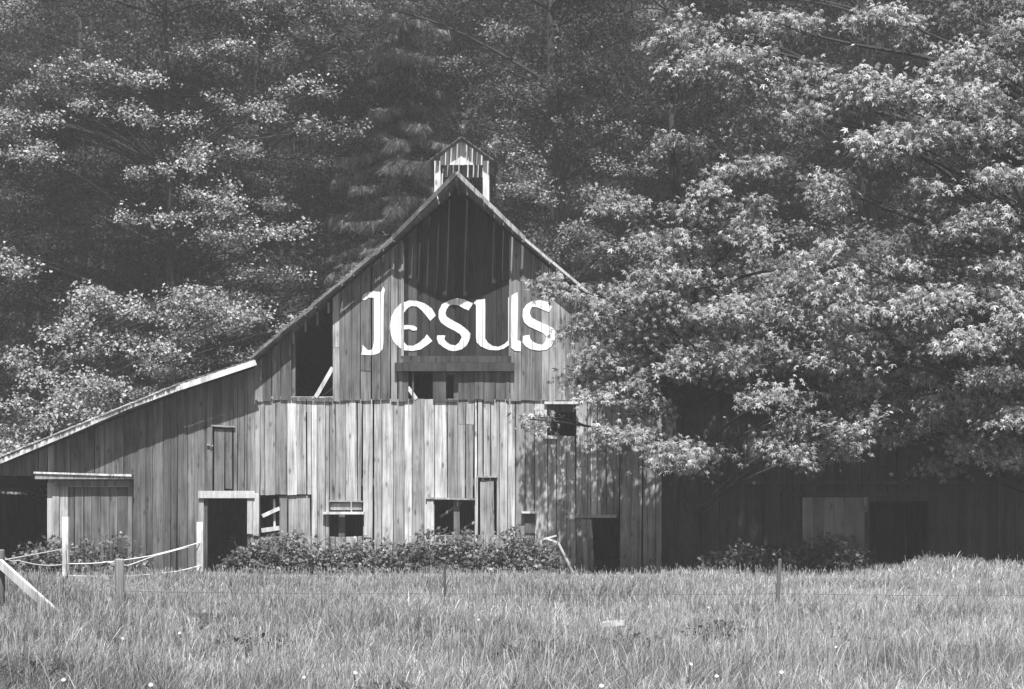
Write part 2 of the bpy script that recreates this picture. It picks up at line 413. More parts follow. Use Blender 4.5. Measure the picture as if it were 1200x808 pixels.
# curled shingle tufts along the left rake
mb = MB()
for i in range(96):
    t = i/96; x = RX - .3 - t*(5.1); z = roofz(x)+.03
    mb.bar((x, -r.uniform(.0,.38), z), (x-.1, -r.uniform(.0,.38)-.05, z+r.uniform(.0,.05)-.07), .12, .015, r.uniform(.15,.4))
mb.build('curled_shingles', M_WOOD, roof)

# shed roof, left
SOV = .5
mb = MB()
xb = X(213)
slope(mb, SX0-.1, shedz(SX0)-.04, xb, shedz(xb)-.03, -SOV, DEPTH+.2, .05, 22)
slope(mb, xb-.04, shedz(xb)+.02, XL+.02, shedz(XL)+.02, -SOV-.03, DEPTH+.2, .05, 8)
mb.build('shed_roof', M_SHINGLE, barn)
dd = DB-SOV-.05
mb = MB(); a, b = (X(212,dd), -SOV-.06, Z(454,dd)), (X(300,dd), -SOV-.06, Z(425,dd)); mb.bar(a, b, .03, .15, .66); mb.build('fascia', M_SMOOTH, barn, label='pale new fascia board on the upper shed roof')
mb = MB()
P = [(-70,571),(0,541),(70,512),(150,477),(213,454)]
for p, q in zip(P[:-1], P[1:]):
    mb.bar((X(p[0],dd), -SOV-.035, Z(p[1],dd)), (X(q[0],dd)-.01, -SOV-.035, Z(q[1],dd)), .03, .12, .5)
mb.build('fascia', M_WOOD, barn)
mb = MB(); r = random.Random(2)
for i in range(170):
    px = r.uniform(0, 210); x = X(px); z = shedz(x)+.05
    mb.bar((x, -SOV-.02-r.random()*.05, z), (x+.16, -SOV+.1, z+.09+r.random()*.03), .12, .02, r.uniform(.12,.35))
mb.build('curled_shingles', M_WOOD, barn)
# right lean-to roof
mb = MB(); slope(mb, LX1+.3, leanz(LX1+.3)-.02, XR+.02, leanz(XR)-.02, -.3, DEPTH+.2, .05, 18); mb.build('lean_to_roof', M_SHINGLE, barn)

# doors, windows, hatches
mb = MB(); mb.box(X(233), X(299), -.09, -.03, Z(584), Z(575.5), .5); mb.build('door_header', M_SMOOTH, barn)
mb = MB(); mb.box(X(290), X(296.5), -.05, -.01, Z(626), Z(579), .42); mb.box(X(297), X(303.5), -.045, -.012, Z(628), Z(578), .5); mb.box(X(233),X(239),-.03,0.0,0,Z(584),.32); mb.split('door_jamb', M_SMOOTH, barn)
mb = MB(); siding(mb, X(62), X(156), lambda x: Z(566), lambda x: Z(668), -.075, [], (.1,.18), seed=51, wmin=.18, wmax=.27, special=[(X(62),X(68),.3),(X(73),X(84),.42)])
mb.build('sliding_door', M_WOOD, barn, label='board sliding door standing beside the left opening')
mb = MB(); mb.box(X(45), X(157), -.3, -.04, Z(562), Z(556), .3); mb.bar((X(44),-.31,Z(554.5)), (X(158),-.31,Z(558)), .05,.05,.55); mb.box(X(66), X(154), -.2, -.1, Z(571), Z(563.5), .14)
mb.build('door_track_cover', M_WOOD, barn)
mb = MB(); mb.box(X(56), X(62), -.05, -.01, -.05, Z(566), .42); mb.build('door_post', M_SMOOTH, barn)
# shed hatch
mb = MB(); siding(mb, X(251), X(272), lambda x: Z(503), lambda x: Z(575), .0, [], (.12,.15), seed=52, wmin=.2, wmax=.3)
mb.build('hatch', M_WOOD, barn, label='boarded hatch high on the shed wall')
mb = MB(); mb.bar((X(248),-.04,Z(499)), (X(276),-.04,Z(500.5)), .04,.04,.3); mb.bar((X(249),-.03,Z(500)), (X(247.5),-.03,Z(526)), .02,.03,.2); mb.bar((X(243),-.03,Z(521)), (X(250),-.03,Z(523)), .03,.05,.3)
mb.split('hatch_rail', M_SMOOTH, barn)
# window 2 sill + strip
mb = MB(); mb.box(X(379), X(427), -.16, .02, Z(603), Z(600), .62); mb.box(X(387), X(424), .03, .05, Z(598), Z(590), .28); mb.bar((X(411),-.03,Z(560)),(X(412),-.03,Z(600)),.03,.04,.45); mb.split('window_sill', M_SMOOTH, barn)
mb = MB(); mb.bar((X(386),-.02,Z(587.5)),(X(426),-.02,Z(588)),.04,.04,.3); mb.build('window_header', M_SMOOTH, barn)
# window 3
mb = MB(); mb.box(X(500.5), X(508), -.04, -.012, Z(622), Z(587), .46); mb.bar((X(499),-.05,Z(584)), (X(557),-.04,Z(585.5)), .05,.045,.33); mb.split('window_frame', M_WOOD, barn)
mb = MB(); mb.bar((X(515),.3,Z(606)), (X(540),.5,Z(589)), .06,.06,.35); mb.bar((X(530),.5,Z(627)), (X(556),.4,Z(612)), .06,.06,.3); mb.split('loose_pole', M_WOOD, barn)
# narrow door
mb = MB(); siding(mb, X(562.5), X(579.5), lambda x: Z(563.5), lambda x: Z(628), .005, [], (.28,.34), seed=53, wmin=.14, wmax=.22, gap=.012); mb.build('narrow_door', M_WOOD, barn)
mb = MB(); mb.box(X(558.5), X(583), -.05, -.012, Z(560), Z(558), .3); mb.box(X(557.5), X(560), -.045, -.012, Z(627), Z(560)-.005, .4); mb.split('door_frame', M_WOOD, barn)
# upper right window
mb = MB(); mb.box(X(638), X(678), -.075, -.012, Z(474), Z(470.5)-.01, .6); mb.box(X(636), X(654), -.08, -.012, Z(514.5), Z(511), .55); mb.split('window_frame', M_SMOOTH, barn)
# right door with its leaf hanging askew
mb = MB(); mb.box(X(664), X(722), -.12, -.02, Z(607), Z(603.5), .4); mb.box(X(666),X(673),-.13,-.03,Z(609),Z(601),.7); mb.build('door_header', M_SMOOTH, barn)
mb = MB()
for i in range(3):
    a0, a1 = 675+i*6.2, 680.8+i*6.2
    mb.hexa([(X(a0+3),-.3,.02),(X(a1+3),-.3,.02),(X(a1+3),-.27,.02),(X(a0+3),-.27,.02),(X(a0),-.1,Z(609)),(X(a1),-.1,Z(609)),(X(a1),-.07,Z(609)),(X(a0),-.07,Z(609))], (.27,.34,.22)[i])
mb.build('sagging_door', M_WOOD, barn, label='board door hanging askew at the right doorway')
mb = MB(); mb.box(X(611), X(629), -.16, -.012, Z(602), Z(599.5), .65); mb.box(X(615), X(627), -.03, -.012, Z(625), Z(603), .12); mb.split('shelf', M_SMOOTH, barn)

# cupola
CY0, CY1 = 2.35, 3.9; dc = DB+CY0
cx = RX; hw = .79
cup = MB(); zp, ze = Z(163,dc), Z(188,dc)
cs = (zp-ze)/(hw+.05)
r = random.Random(14)
cupb = MB()
for (fy, sd, mm) in ((CY0, 61, cup), (CY1, 62, cupb)):
    siding(mm, cx-hw+.17, cx+hw-.17, lambda x: zp-.05-abs(x-cx)*cs, lambda x: Z(193.5,dc), fy, [], (.5,.62), wmin=.1, wmax=.17, gap=.006, ragb=.0, seed=sd)
cup = cup.build('cupola', M_WOOD, barn, label='small open-sided wooden cupola on the ridge'); cupb.build('cupola_back', M_WOOD, cup)
for sx in (-1, 1):
    for fy in (CY0, CY1):
        mb = MB(); xo = cx+sx*(hw-.09); mb.box(xo-.09, xo+.09, fy-.01, fy+.06, roofz(xo)-.1, ze-.02, .62); mb.build('cupola_post', M_SMOOTH, cup)
    mb = MB(); xo = cx+sx*(hw-.02)
    siding(mb, CY0+.08, CY1-.02, lambda x: ze, lambda x: Z(196,dc), 0, [], (.25,.35), wmin=.1, wmax=.16, seed=64+sx)
    # rotate the side boards round to face sideways
    mb.v = [(xo + (-sx)*(y)+0, x, z) for (x, y, z) in mb.v]
    mb.build('cupola_side', M_WOOD, cup)
mb = MB()
for sx in (-1, 1):
    s = 0.
    while s < hw+.14:
        wd = r.uniform(.1,.15); x0, x1 = cx+sx*s, cx+sx*min(s+wd, hw+.16); z0, z1 = zp-s*cs, zp-min(s+wd, hw+.16)*cs
        mb.hexa([(x0,CY0-.24,z0),(x1,CY0-.24,z1),(x1,CY1+.2,z1),(x0,CY1+.2,z0),(x0,CY0-.24,z0+.02),(x1,CY0-.24,z1+.02),(x1,CY1+.2,z1+.02),(x0,CY1+.2,z0+.02)], r.uniform(.16,.24))
        s += wd+r.uniform(.02,.04)
mb.build('cupola_roof', M_WOOD, cup)

# white letters painted over the boards
def zc(pts): return [(400+x/4.2857, 320+y/4.2857) for x, y in pts]
LET = [
 [(103,135),(110,112),(135,97),(165,95),(200,98),(212,70),(220,85),(214,120),(212,350),(208,385),(190,405),(165,413),(135,414),(100,412),(106,395),(108,362),(120,375),(135,390),(150,388),(160,375),(165,340),(165,128),(140,125),(118,140)],
 [(475,215),(455,180),(420,155),(380,142),(340,140),(300,155),(270,185),(250,225),(244,270),(248,310),(262,345),(290,375),(320,390),(360,393),(400,385),(430,365),(458,343),(430,310),(420,325),(390,352),(360,368),(330,365),(308,340),(301,312),(299,287),(340,283),(360,292),(378,290),(382,278),(365,266),(335,263),(302,265),(304,240),(312,205),(330,182),(350,168),(380,170),(405,190),(430,220),(447,242)],
 [(662,155),(640,190),(615,180),(590,165),(560,160),(540,168),(528,185),(524,205),(530,222),(560,240),(600,262),(630,285),(648,305),(645,335),(630,365),(605,385),(570,394),(540,390),(510,372),(488,355),(480,330),(482,315),(523,315),(518,335),(530,350),(550,362),(575,365),(592,350),(605,325),(598,310),(570,292),(530,272),(500,250),(488,225),(490,190),(505,160),(540,140),(580,128),(620,135),(645,148)],
 [(664,152),(680,138),(722,132),(723,180),(722,330),(735,350),(760,368),(790,372),(820,358),(838,340),(838,125),(870,105),(885,98),(887,130),(884,340),(903,345),(901,395),(870,392),(850,375),(845,362),(815,382),(785,390),(740,388),(700,370),(680,350),(676,320),(676,165)],
 [(1060,170),(1045,200),(1015,188),(985,175),(960,172),(950,185),(946,205),(955,225),(985,242),(1030,262),(1062,278),(1078,300),(1070,340),(1055,370),(1030,388),(990,392),(950,385),(925,370),(910,350),(912,318),(945,312),(948,330),(960,345),(985,358),(1010,362),(1025,345),(1028,320),(1015,305),(980,288),(940,270),(918,250),(910,220),(912,185),(930,160),(960,142),(1000,138),(1040,150)],
]
for li, pts in enumerate(LET):
    P2 = [(X(a), Z(b)) for a, b in zc(pts)]
    bm = bmesh.new(); xs = [p[0] for p in P2]
    for (a, b, lo, hi, yo) in ALLB:
        if b < min(xs) or a > max(xs): continue
        t = bmesh.new(); vs_ = [t.verts.new((p[0], 0, p[1])) for p in P2]; t.faces.new(vs_); t.normal_update()
        bmesh.ops.triangulate(t, faces=t.faces[:])
        for co, no in (((a,0,0),(-1,0,0)), ((b,0,0),(1,0,0)), ((0,0,lo),(0,0,-1))):
            g = t.verts[:]+t.edges[:]+t.faces[:]
            bmesh.ops.bisect_plane(t, geom=g, plane_co=co, plane_no=no, clear_outer=True)
        if len(t.faces):
            vm = {v: bm.verts.new((v.co.x, yo-.010, v.co.z)) for v in t.verts}
            for f in t.faces:
                f2 = bm.faces.new([vm[v] for v in f.verts])
                if f2.calc_area() > 0 :
                    f2.normal_update()
                    if f2.normal.y > 0: f2.normal_flip()
        t.free()
    ge = bmesh.ops.extrude_face_region(bm, geom=bm.faces[:])
    for v in [q for q in ge['geom'] if isinstance(q, bmesh.types.BMVert)]: v.co.y -= .003
    me = bpy.data.meshes.new('painted_letter'); bm.to_mesh(me); bm.free(); me.materials.append(M_PAINT)
    o = bpy.data.objects.new('painted_letter', me); COL.objects.link(o); attach(o, gs if li in (0,4) else hay)
    o['label'] = 'white painted letter ' + 'JESUS'[li]
ABOVE = None

# ------------------------------------------------------------------ foliage machinery
def curve_z(v, k): v = v.copy(); v[:,2] -= k*(v[:,0]**2+v[:,1]**2); return v
LEAF_S = (np.array([(0,0,0),(-.3,.42,.07),(.3,.42,.07),(0,.5,0),(0,1,-.15)]), np.array([(0,2,3),(0,3,1),(1,3,4),(3,2,4)]))
def _palm():
    v = []; f = []
    for ang, L, wd in ((-105,.55,.1),(-52,.88,.14),(0,1.,.16),(52,.88,.14),(105,.55,.1)):
        a = math.radians(ang); dx, dy = math.sin(a), math.cos(a); px_, py_ = dy, -dx; n = len(v)
        for (l, w_) in ((0,0),(.55,1),(.55,-1),(1,0)):
            x, y = dx*L*l+px_*w_*wd, dy*L*l+py_*w_*wd; v.append((x, y, -.42*(x*x+y*y)))
        f += [(n,n+2,n+1),(n+1,n+2,n+3)]
    n = len(v); v += [(-.2,-.05,0),(.2,-.05,0),(.26,.3,-.04),(-.26,.3,-.04)]; f += [(n,n+1,n+2),(n,n+2,n+3)]
    return np.array(v), np.array(f)
LEAF_M = _palm()
_ol2 = [(0,0),(.3,.1),(.5,.42),(.2,.5),(0,1),(-.2,.5),(-.5,.42),(-.3,.1)]
LEAF_C = (curve_z(np.array([(0,.35,0)]+[(a,b,0) for a,b in _ol2]), .25), np.array([(0,1+i,1+(i+1)%8) for i in range(8)]))
def frond():
    v = []; f = []
    for k in range(5):
        y = k*.17; l = .32*(1-.12*k)
        for s in (-1,1):
            n = len(v); v += [(0,y,0),(s*l,y+.26,-.06),(s*l*.55,y+.1,0.0)]; f.append((n,n+1,n+2))
    n = len(v); v += [(-.03,0,0),(.03,0,0),(0,1.05,-.03)]; f.append((n,n+1,n+2))
    return np.array(v), np.array(f)
FROND = frond()

def unit(v): return v/np.maximum(np.linalg.norm(v, axis=1, keepdims=True), 1e-6)
class Leaves:
    def __init__(s, tpl): s.tpl = tpl; s.p = []; s.d = []; s.n = []; s.s = []; s.t = []
    def add(s, p, d, n, size, tone): s.p.append(p); s.d.append(d); s.n.append(n); s.s.append(size); s.t.append(tone)
    def pad(s, c, r, n, size, tone=(.09,.16), per=9, droop=.35, spread=2.6, rs=rng):
        """a layered spray: twig tips through a flattened volume, leaves around each tip"""
        k = max(1, n//per); q = unit(rs.normal(size=(k,3)))*rs.random((k,1))**(1/2.3)
        q[:,2] = np.where(q[:,2] < 0, q[:,2]*.6, q[:,2])
        rr = np.hypot(q[:,0], q[:,1]); tip = np.array(c)+q*np.array(r); tip[:,2] -= rr**2*r[2]*droop*1.4
        out = unit(q*np.array([1,1,0.001])+rs.normal(size=(k,3))*.25)
        tip = np.repeat(tip, per, 0); out = np.repeat(out, per, 0); m = len(tip)
        ptone = np.repeat(rs.uniform(.8,1.2,k), per)
        p = tip + rs.normal(size=(m,3))*size*spread*np.array([.5,.5,.3])
        d = unit(out*.8 + rs.normal(size=(m,3))*.65 + np.array([0,0,-droop]))
        nn = unit(np.array([0,-.5,.85])+out*.25+rs.normal(size=(m,3))*.42)
        s.add(p, d, nn, size*rs.uniform(.5,1.2,m), np.clip((tone[0]+(tone[1]-tone[0])*rs.random(m)**1.5)*ptone, .03,.5))
    def build(s, name, m, parent):
        if not s.p: return None
        p = np.concatenate(s.p); d = np.concatenate(s.d); n = np.concatenate(s.n); sz = np.concatenate(s.s); t = np.concatenate(s.t)
        x = unit(np.cross(d, n)); z = np.cross(x, d)
        R = np.stack([x, d, z], 2)                      # columns
        tv, tf = s.tpl
        V = np.einsum('nij,vj->nvi', R, tv)*sz[:,None,None] + p[:,None,:]
        nv = len(tv); T = tf[None]+ (np.arange(len(p))*nv)[:,None,None]
        return fast_mesh(name, V.reshape(-1,3), T.reshape(-1,3), np.repeat(t, nv), m, parent)

def limb(mb, a, b, r0, r1, sag=.12, n=6, n_side=6, rs=random):
    a = Vector(a); b = Vector(b); L = (b-a).length; pts = []; rad = []
    j = Vector((rs.uniform(-1,1), rs.uniform(-1,1), 0))*L*.05
    for i in range(n+1):
        t = i/n; p = a.lerp(b, t); p.z += math.sin(t*math.pi)*L*sag; p += j*math.sin(t*math.pi*2)
        pts.append(p); rad.append(r0+(r1-r0)*t)
    mb.tube(pts, rad, n_side); return pts

def trunk_shape(mb, base, top, r0, r1, rs, wob=.25):
    pts = []; rad = []; n = 9
    for i in range(n+1):
        t = i/n; p = Vector(base).lerp(Vector(top), t); p.x += math.sin(t*5+rs.random())*wob*t; p.y += math.cos(t*4+rs.random())*wob*t
        pts.append(p); rad.append((r0+(r1-r0)*t)*(1.35 if i == 0 else 1))
    pts[0] = Vector(base)-Vector((0,0,.3))
    mb.tube(pts, rad, 10); return pts

def tree(name, base, h, r0, pads, label, cat='tree', group=None, tpl=LEAF_S, leafsize=.15, lm=None, tone=(.09,.16), seed=1, dens=130, droop=.35, per=9, top_off=(0,0), wob=.25, twigs=3, bare=(), sub=4):
    """pads: list of (centre, radii). One trunk mesh with limbs reaching every pad, one crown mesh."""
    rs = random.Random(seed); nr = np.random.default_rng(seed)
    root = empty(name, base, label, cat, group); b = Vector(base)
    mb = MB(); top = b+Vector((top_off[0], top_off[1], h)); tp = trunk_shape(mb, b, top, r0, r0*.25, rs, wob)
    lv = Leaves(tpl)
    for c, r in pads:
        c = Vector(c); hz = math.hypot(c.x-b.x, c.y-b.y); zt = max(b.z+h*.15, min(c.z-hz*.35, top.z)) if c.z < b.z+20.2 or h < 25 else c.z+rs.uniform(-.2,2.2)
        i = min(range(len(tp)), key=lambda i: abs(tp[i].z-zt)); L = (c-tp[i]).length
        if L > .4:
            ps = limb(mb, tp[i], c, min(r0*.24, .016+.009*L), .02, .06, 6, 6, rs)
            for k in range(twigs):
                e = c+Vector((rs.uniform(-1,1)*r[0]*.8, rs.uniform(-1,1)*r[1]*.8, rs.uniform(-.3,.3)*r[2])); limb(mb, ps[rs.randint(3,6)], e, .02, .006, .08, 4, 4, rs)
        vol = r[0]*r[1]
        r = Vector(r)
        for j in range(sub):
            cc = c+Vector((rs.gauss(0,.42)*r.x, rs.gauss(0,.35)*r.y, rs.gauss(0,.42)*r.z)) if sub > 1 else c
            q = 1 if sub == 1 else rs.uniform(.38,.72); n = int(dens*vol*4*(1 if sub == 1 else .9/sub*q/.55))
            lv.pad(cc, (r.x*q, r.y*q, r.z*q*1.05), n, leafsize, tone, per, droop, rs=nr)
        if sub > 1: lv.pad(c, r*1.2, int(dens*vol*.4), leafsize, tone, max(3, per//2), droop, rs=nr)
    for a, c in bare: limb(mb, a, c, .035, .008, .05, 6, 5, rs)
    mb.build('trunk', M_BARK, root, smooth=True)
    lv.build('crown', lm or M_LEAF, root)
    return root

def copy_tree(o, loc, rz, s, label=None):
    c = o.copy(); COL.objects.link(c); c.location = loc; c.rotation_euler = (0,0,rz); c.scale = (s,s,s)
    if label: c['label'] = label
    for ch in o.children:
        k = ch.copy(); COL.objects.link(k); k.parent = c
    return c

def pads_px(lst, dflt_r=.55):
    """(px0, px1, py0, py1, depth) boxes of sprays -> pads standing at that distance, as deep as they are wide"""
    out = []; rs = random.Random(5)
    for (a, b, c, d, dep) in lst:
        w = (b-a)*dep/F; hgt = (d-c)*dep/F; n = max(1, round(w/1.5))
        for i in range(n):
            cxp = a+(b-a)*(i+.5)/n; cyp = (c+d)/2
            rx = w/n/2*1.15; rz = hgt/2*.95
            dy = rs.uniform(-.5,.5)
            out.append(((X(cxp, dep), dep-DB+dy, Z(cyp, dep)), (rx, max(rx*.9, .6), max(rz, .2))))
    return out

# ------------------------------------------------------------------ big maples on the right (in front of the barn's right side)
mapleA = [
 (622,690,322,352,37.6),(672,745,350,385,37.0),(664,700,375,398,38.2),(672,752,398,430,36.8),(656,705,432,462,37.4),(690,775,440,480,36.6),(606,638,488,498,38.4),
 (700,770,330,358,36.6),(745,845,300,340,36.2),(760,860,350,385,36.4),(690,740,505,525,37.6),(700,770,492,528,36.9),(745,845,508,545,36.3),(780,830,540,552,36.6),
 (770,850,400,440,36.4),(695,765,350,378,38.4),(705,785,378,408,38.3),(700,780,408,440,38.2),(826,883,404,437,35.9),(831,912,339,371,35.8),(780,900,255,300,36.5),(720,790,262,300,37.5),(700,760,225,255,38.3),(795,890,218,262,36.8),
 (830,905,190,215,37),(864,935,446,490,35.6),(900,1013,475,512,35.5),(890,1010,505,540,35.6),(740,800,460,500,37),(760,870,150,190,38),
]
mapleB = [
 (800,900,55,90,37.5),(880,990,50,100,37),(960,1060,75,115,36.5),(850,960,92,112,37),(1000,1080,95,130,36.2),(1060,1200,92,135,35.8),(1080,1215,135,165,35.4),
 (985,1062,150,185,36),(935,1012,200,238,36),(1055,1100,208,232,36.2),(1116,1215,240,275,35.2),(1150,1220,185,215,35.2),(934,1013,278,343,35.8),(976,1106,345,385,35.2),
 (960,1050,385,432,35),(1040,1120,350,400,35.2),(1070,1215,330,370,34.9),(1110,1215,370,415,34.8),(1130,1215,430,450,35),(1165,1215,480,505,35),(905,960,130,150,37),
 (1100,1200,45,80,36.5),(1160,1215,22,52,36),(980,1080,10,45,38),(860,960,5,30,38.5),(1030,1110,290,320,36.2),(760,840,20,60,38.5),(1110,1215,300,325,35.6),
]
def shade_pads(n, x0, x1, y0, y1, z0, z1, seed, r=(1.5,1.5,.5)):
    rs = random.Random(seed)
    return [((rs.uniform(x0,x1), rs.uniform(y0,y1), rs.uniform(z0,z1)), tuple(q*rs.uniform(.8,1.2) for q in r)) for _ in range(n)]
tree('maple_tree', (X(806,38.8), -1.2, 0), 13, .28, pads_px(mapleA)+shade_pads(8, 4.6, 10, -.4, 3, 6.2, 9, 91)+shade_pads(8, 4.2, 8.5, -3, -1.9, 5.8, 7.6, 96, (1.1,.8,.4)),
     'broad maple leaning its leafy limbs over the right side of the barn gable', tpl=LEAF_M, leafsize=.125, lm=M_MAPLE, tone=(.13,.42), seed=71, dens=175, droop=.55, per=8, wob=.5,
     bare=[((X(830,37),-3,Z(240,37)),(X(870,37),-3.4,Z(205,37)))])
tree('maple_tree', (X(1255,38.6), -1.4, 0), 15, .36, pads_px(mapleB)+shade_pads(26, 6, 17, -1.2, 3, 3.6, 7.5, 92)+shade_pads(8, 11, 17, -3.4, -2.2, 5.5, 8, 95)+shade_pads(12, 8.5, 16, -2.4, -1.0, 3.2, 4.6, 97, (1.1,.7,.4)),
     'largest maple with bright drooping sprays, reaching in from the right edge before the dark lean-to', tpl=LEAF_M, leafsize=.135, lm=M_MAPLE, tone=(.14,.46), seed=72, dens=165, droop=.6, per=8, wob=.5,
     bare=[((X(1200,35.5),-4.2,Z(235,35.5)),(X(1130,35.5),-4,Z(205,35.5)))])
tree('maple_tree', (19.5, 1.5, 0), 15, .3, shade_pads(44, 12, 21, -2.5, 6, 3.6, 15, 93),
     'maple beyond the right edge whose shade covers the far end of the lean-to', tpl=LEAF_M, leafsize=.20, lm=M_MAPLE, tone=(.10,.2), seed=73, sub=1, dens=70, droop=.6, per=8)

# ------------------------------------------------------------------ trees on the left behind the shed
leftA = [
 (0,70,18,52,52),(100,178,33,62,53),(185,300,40,70,53),(290,395,25,75,54),(40,130,62,100,51.5),(240,330,108,132,52.5),(320,400,92,118,53),(130,200,78,110,52),
 (80,160,108,140,51),(150,235,132,158,51),(0,62,128,152,50.5),(200,310,157,185,51.5),(15,82,176,202,50.5),(140,232,190,212,51),(205,290,212,238,51.2),
 (135,215,238,268,50),(225,310,228,262,50.5),(290,352,252,285,50.5),(230,300,262,280,50),(300,330,120,150,52),(340,400,130,170,53),(380,420,60,100,54),(0,40,90,115,51),
]
leftB = [
 (300,372,305,332,54.5),(70,140,335,362,49.5),(140,222,342,362,50),(30,112,368,405,48.5),(100,190,388,422,48.5),(150,215,400,430,49),(15,122,425,462,48),(0,100,455,492,47.5),
 (60,130,470,500,47.3),(228,300,408,430,55),(0,60,300,330,50),(190,240,385,410,50),(0,40,400,430,48),(100,150,440,460,48), (240,290,345,365,52),(-40,30,500,530,47.5),
]
def fill_pads(n, x0, x1, y0, y1, z0, z1, seed): return shade_pads(n, x0, x1, y0, y1, z0, z1, seed, (1.0,.9,.3))
def unseen_shade_pads(x0, x1, seed, n):   # unseen sprays added above the frame to shade the top band
    rs = random.Random(seed)
    return [((rs.uniform(x0,x1), rs.uniform(10.2,15.5), rs.uniform(20.6,22.6)), (rs.uniform(1.2,1.8), rs.uniform(1.0,1.5), .35)) for _ in range(n)]
tree('alder_tree', (X(190,54), 15.2, 0), 26, .22, pads_px(leftA)+fill_pads(34,-20,-4,14,17.5,6,18,311)+unseen_shade_pads(-22,-7,301,30), 'tall alder with layered bright sprays behind the left shed roof', tpl=LEAF_C, leafsize=.115, tone=(.13,.5), seed=81, dens=150, droop=.3)
tree('alder_tree', (X(60,56.5), 15.6, .3), 9, .22, pads_px(leftB)+fill_pads(22,-19,-7,8.5,13,4,9,312)+shade_pads(8,-20,-14,7,11,2,6,94), 'low spreading alder just above the eave of the left shed', tpl=LEAF_C, leafsize=.125, tone=(.13,.5), seed=82, dens=150, droop=.3)
midA = [(500,560,60,90,56),(560,640,85,120,56),(590,650,105,140,55.5),(540,610,95,130,56),(640,700,45,80,56),(640,720,85,110,55),(700,790,60,95,54),(640,690,150,180,55),(670,750,130,165,54),
 (700,780,175,215,53),(590,650,165,200,55),(600,660,210,240,54),(660,720,215,250,53),(590,640,185,215,54),(560,610,20,50,57),(640,700,255,290,53.5),(700,770,110,135,54),(740,800,20,50,54),(620,680,280,310,54), (580,620,135,160,55),(690,740,280,310,53)]
tree('alder_tree', (X(650,56), 16, .6), 26, .3, pads_px(midA)+fill_pads(16,-4,8,14,17,7,17,313)+unseen_shade_pads(-6,8,302,26), 'fine leaved alder behind the right roof slope of the barn', tpl=LEAF_C, leafsize=.11, tone=(.1,.36), seed=83, dens=150, droop=.3)

tree('alder_tree', (13.5, 15, 0), 26, .3, unseen_shade_pads(7,21,303,26)+shade_pads(26, 7.5, 20, 10.5, 16, 6, 18, 304, (1.2,1.2,.4)), 'tall alder added behind the big maples, its unseen top shading the wood below', tpl=LEAF_C, leafsize=.13, tone=(.07,.2), seed=84, dens=110, droop=.3)  # added tree: unseen upper sprays shade the top, lower ones fill behind
# cedar behind the cupola, with hanging sprays
def cedar(name, base, h, R, label, seed, n=70, group=None):
    rs = random.Random(seed); nr = np.random.default_rng(seed)
    root = empty(name, base, label, 'tree', group); b = Vector(base); mb = MB()
    trunk_shape(mb, b, b+Vector((0,0,h)), .4, .05, rs, .05); lv = Leaves(FROND)
    for i in range(n):
        t = (i+.5)/n; z = h*(.12+.86*t)+rs.uniform(-.5,.5); L = R*(1-t)**.7*rs.uniform(.75,1.1)+.4; a = i*2.399+rs.random()*.5
        d = Vector((math.cos(a), math.sin(a), 0)); p0 = b+Vector((0,0,z)); pts = []; dr = rs.uniform(.3,.75)
        for k in range(8):
            s = k/7; pts.append(p0+d*L*s+Vector((0,0,-L*dr*s+L*.16*s*s*s)))
        mb.tube(pts, [.035*(1-.85*k/7) for k in range(8)], 5)
        m = int(L*42); s = nr.uniform(.12,1,m); base_p = np.array([tuple(q) for q in pts]); idx = s*7; i0 = np.clip(idx.astype(int),0,6); fr = (idx-i0)[:,None]
        p = base_p[i0]*(1-fr)+base_p[i0+1]*fr; side = nr.choice([-1,1], m)
        sd = np.array([-d.y, d.x, 0]); ax = unit(sd[None]*side[:,None]*nr.uniform(.2,.9,(m,1)) + np.array(d)[None]*.55 + np.array([0,0,-1.])*nr.uniform(.6,1.8,(m,1)) + nr.normal(size=(m,3))*.35)
        p = p + sd[None]*side[:,None]*nr.uniform(0,.3,(m,1))*L*.5*(1-s[:,None]*.4) + np.array([0,0,-.1])*nr.random((m,1))
        nn = unit(np.array([0,-.5,.6])[None]+nr.normal(size=(m,3))*.4)
        lv.add(p, ax, nn, nr.uniform(.28,.6,m), nr.uniform(.06,.26,m))
    mb.build('trunk', M_BARK, root, smooth=True); lv.build('crown', M_NEEDLE, root); return root
cedar('cedar_tree', (X(470,56), 16.6, .9), 24, 4.3, 'tall cedar with hanging sprays behind the left roof slope and cupola', 101, 170)

# ------------------------------------------------------------------ forest on the hillside: two broadleaf kinds, copied
def wild(seed, h, R, n):
    rs = random.Random(seed); out = []
    for i in range(n):
        t = rs.uniform(.12, 1); z = h*t; rad = R*math.sqrt(max(0, 1-((t-.5)/.56)**2)); a = rs.random()*6.283; q = rad*rs.uniform(.35,1)
        out.append(((math.cos(a)*q, math.sin(a)*q, z), (rs.uniform(.9,1.7), rs.uniform(.9,1.7), rs.uniform(.3,.6))))
    return out
FT = []
p1 = tree('forest_tree', (0,0,0), 15, .28, wild(1,16,4.6,62), 'x', tpl=LEAF_S, leafsize=.17, tone=(.02,.05), seed=111, sub=1, dens=75, twigs=1)  # leaf tone kept very low so the back wood looks shaded
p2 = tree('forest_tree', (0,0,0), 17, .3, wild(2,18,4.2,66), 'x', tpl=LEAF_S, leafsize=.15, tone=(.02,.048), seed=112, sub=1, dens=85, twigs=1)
GR = 'dark broadleaf trees massed on the hillside behind the barn'
spots = []
for row, (y, n, x0, x1) in enumerate([(18.5,10,-27,27),(24,10,-29,30),(30.5,10,-33,34),(38,11,-38,39),(47,11,-43,45)]):
    for i in range(n): spots.append((x0+(x1-x0)*(i+.5*(row%2)*.9)/(n-1)+random.uniform(-1.2,1.2), y+random.uniform(-1.2,1.2), row, i, n))
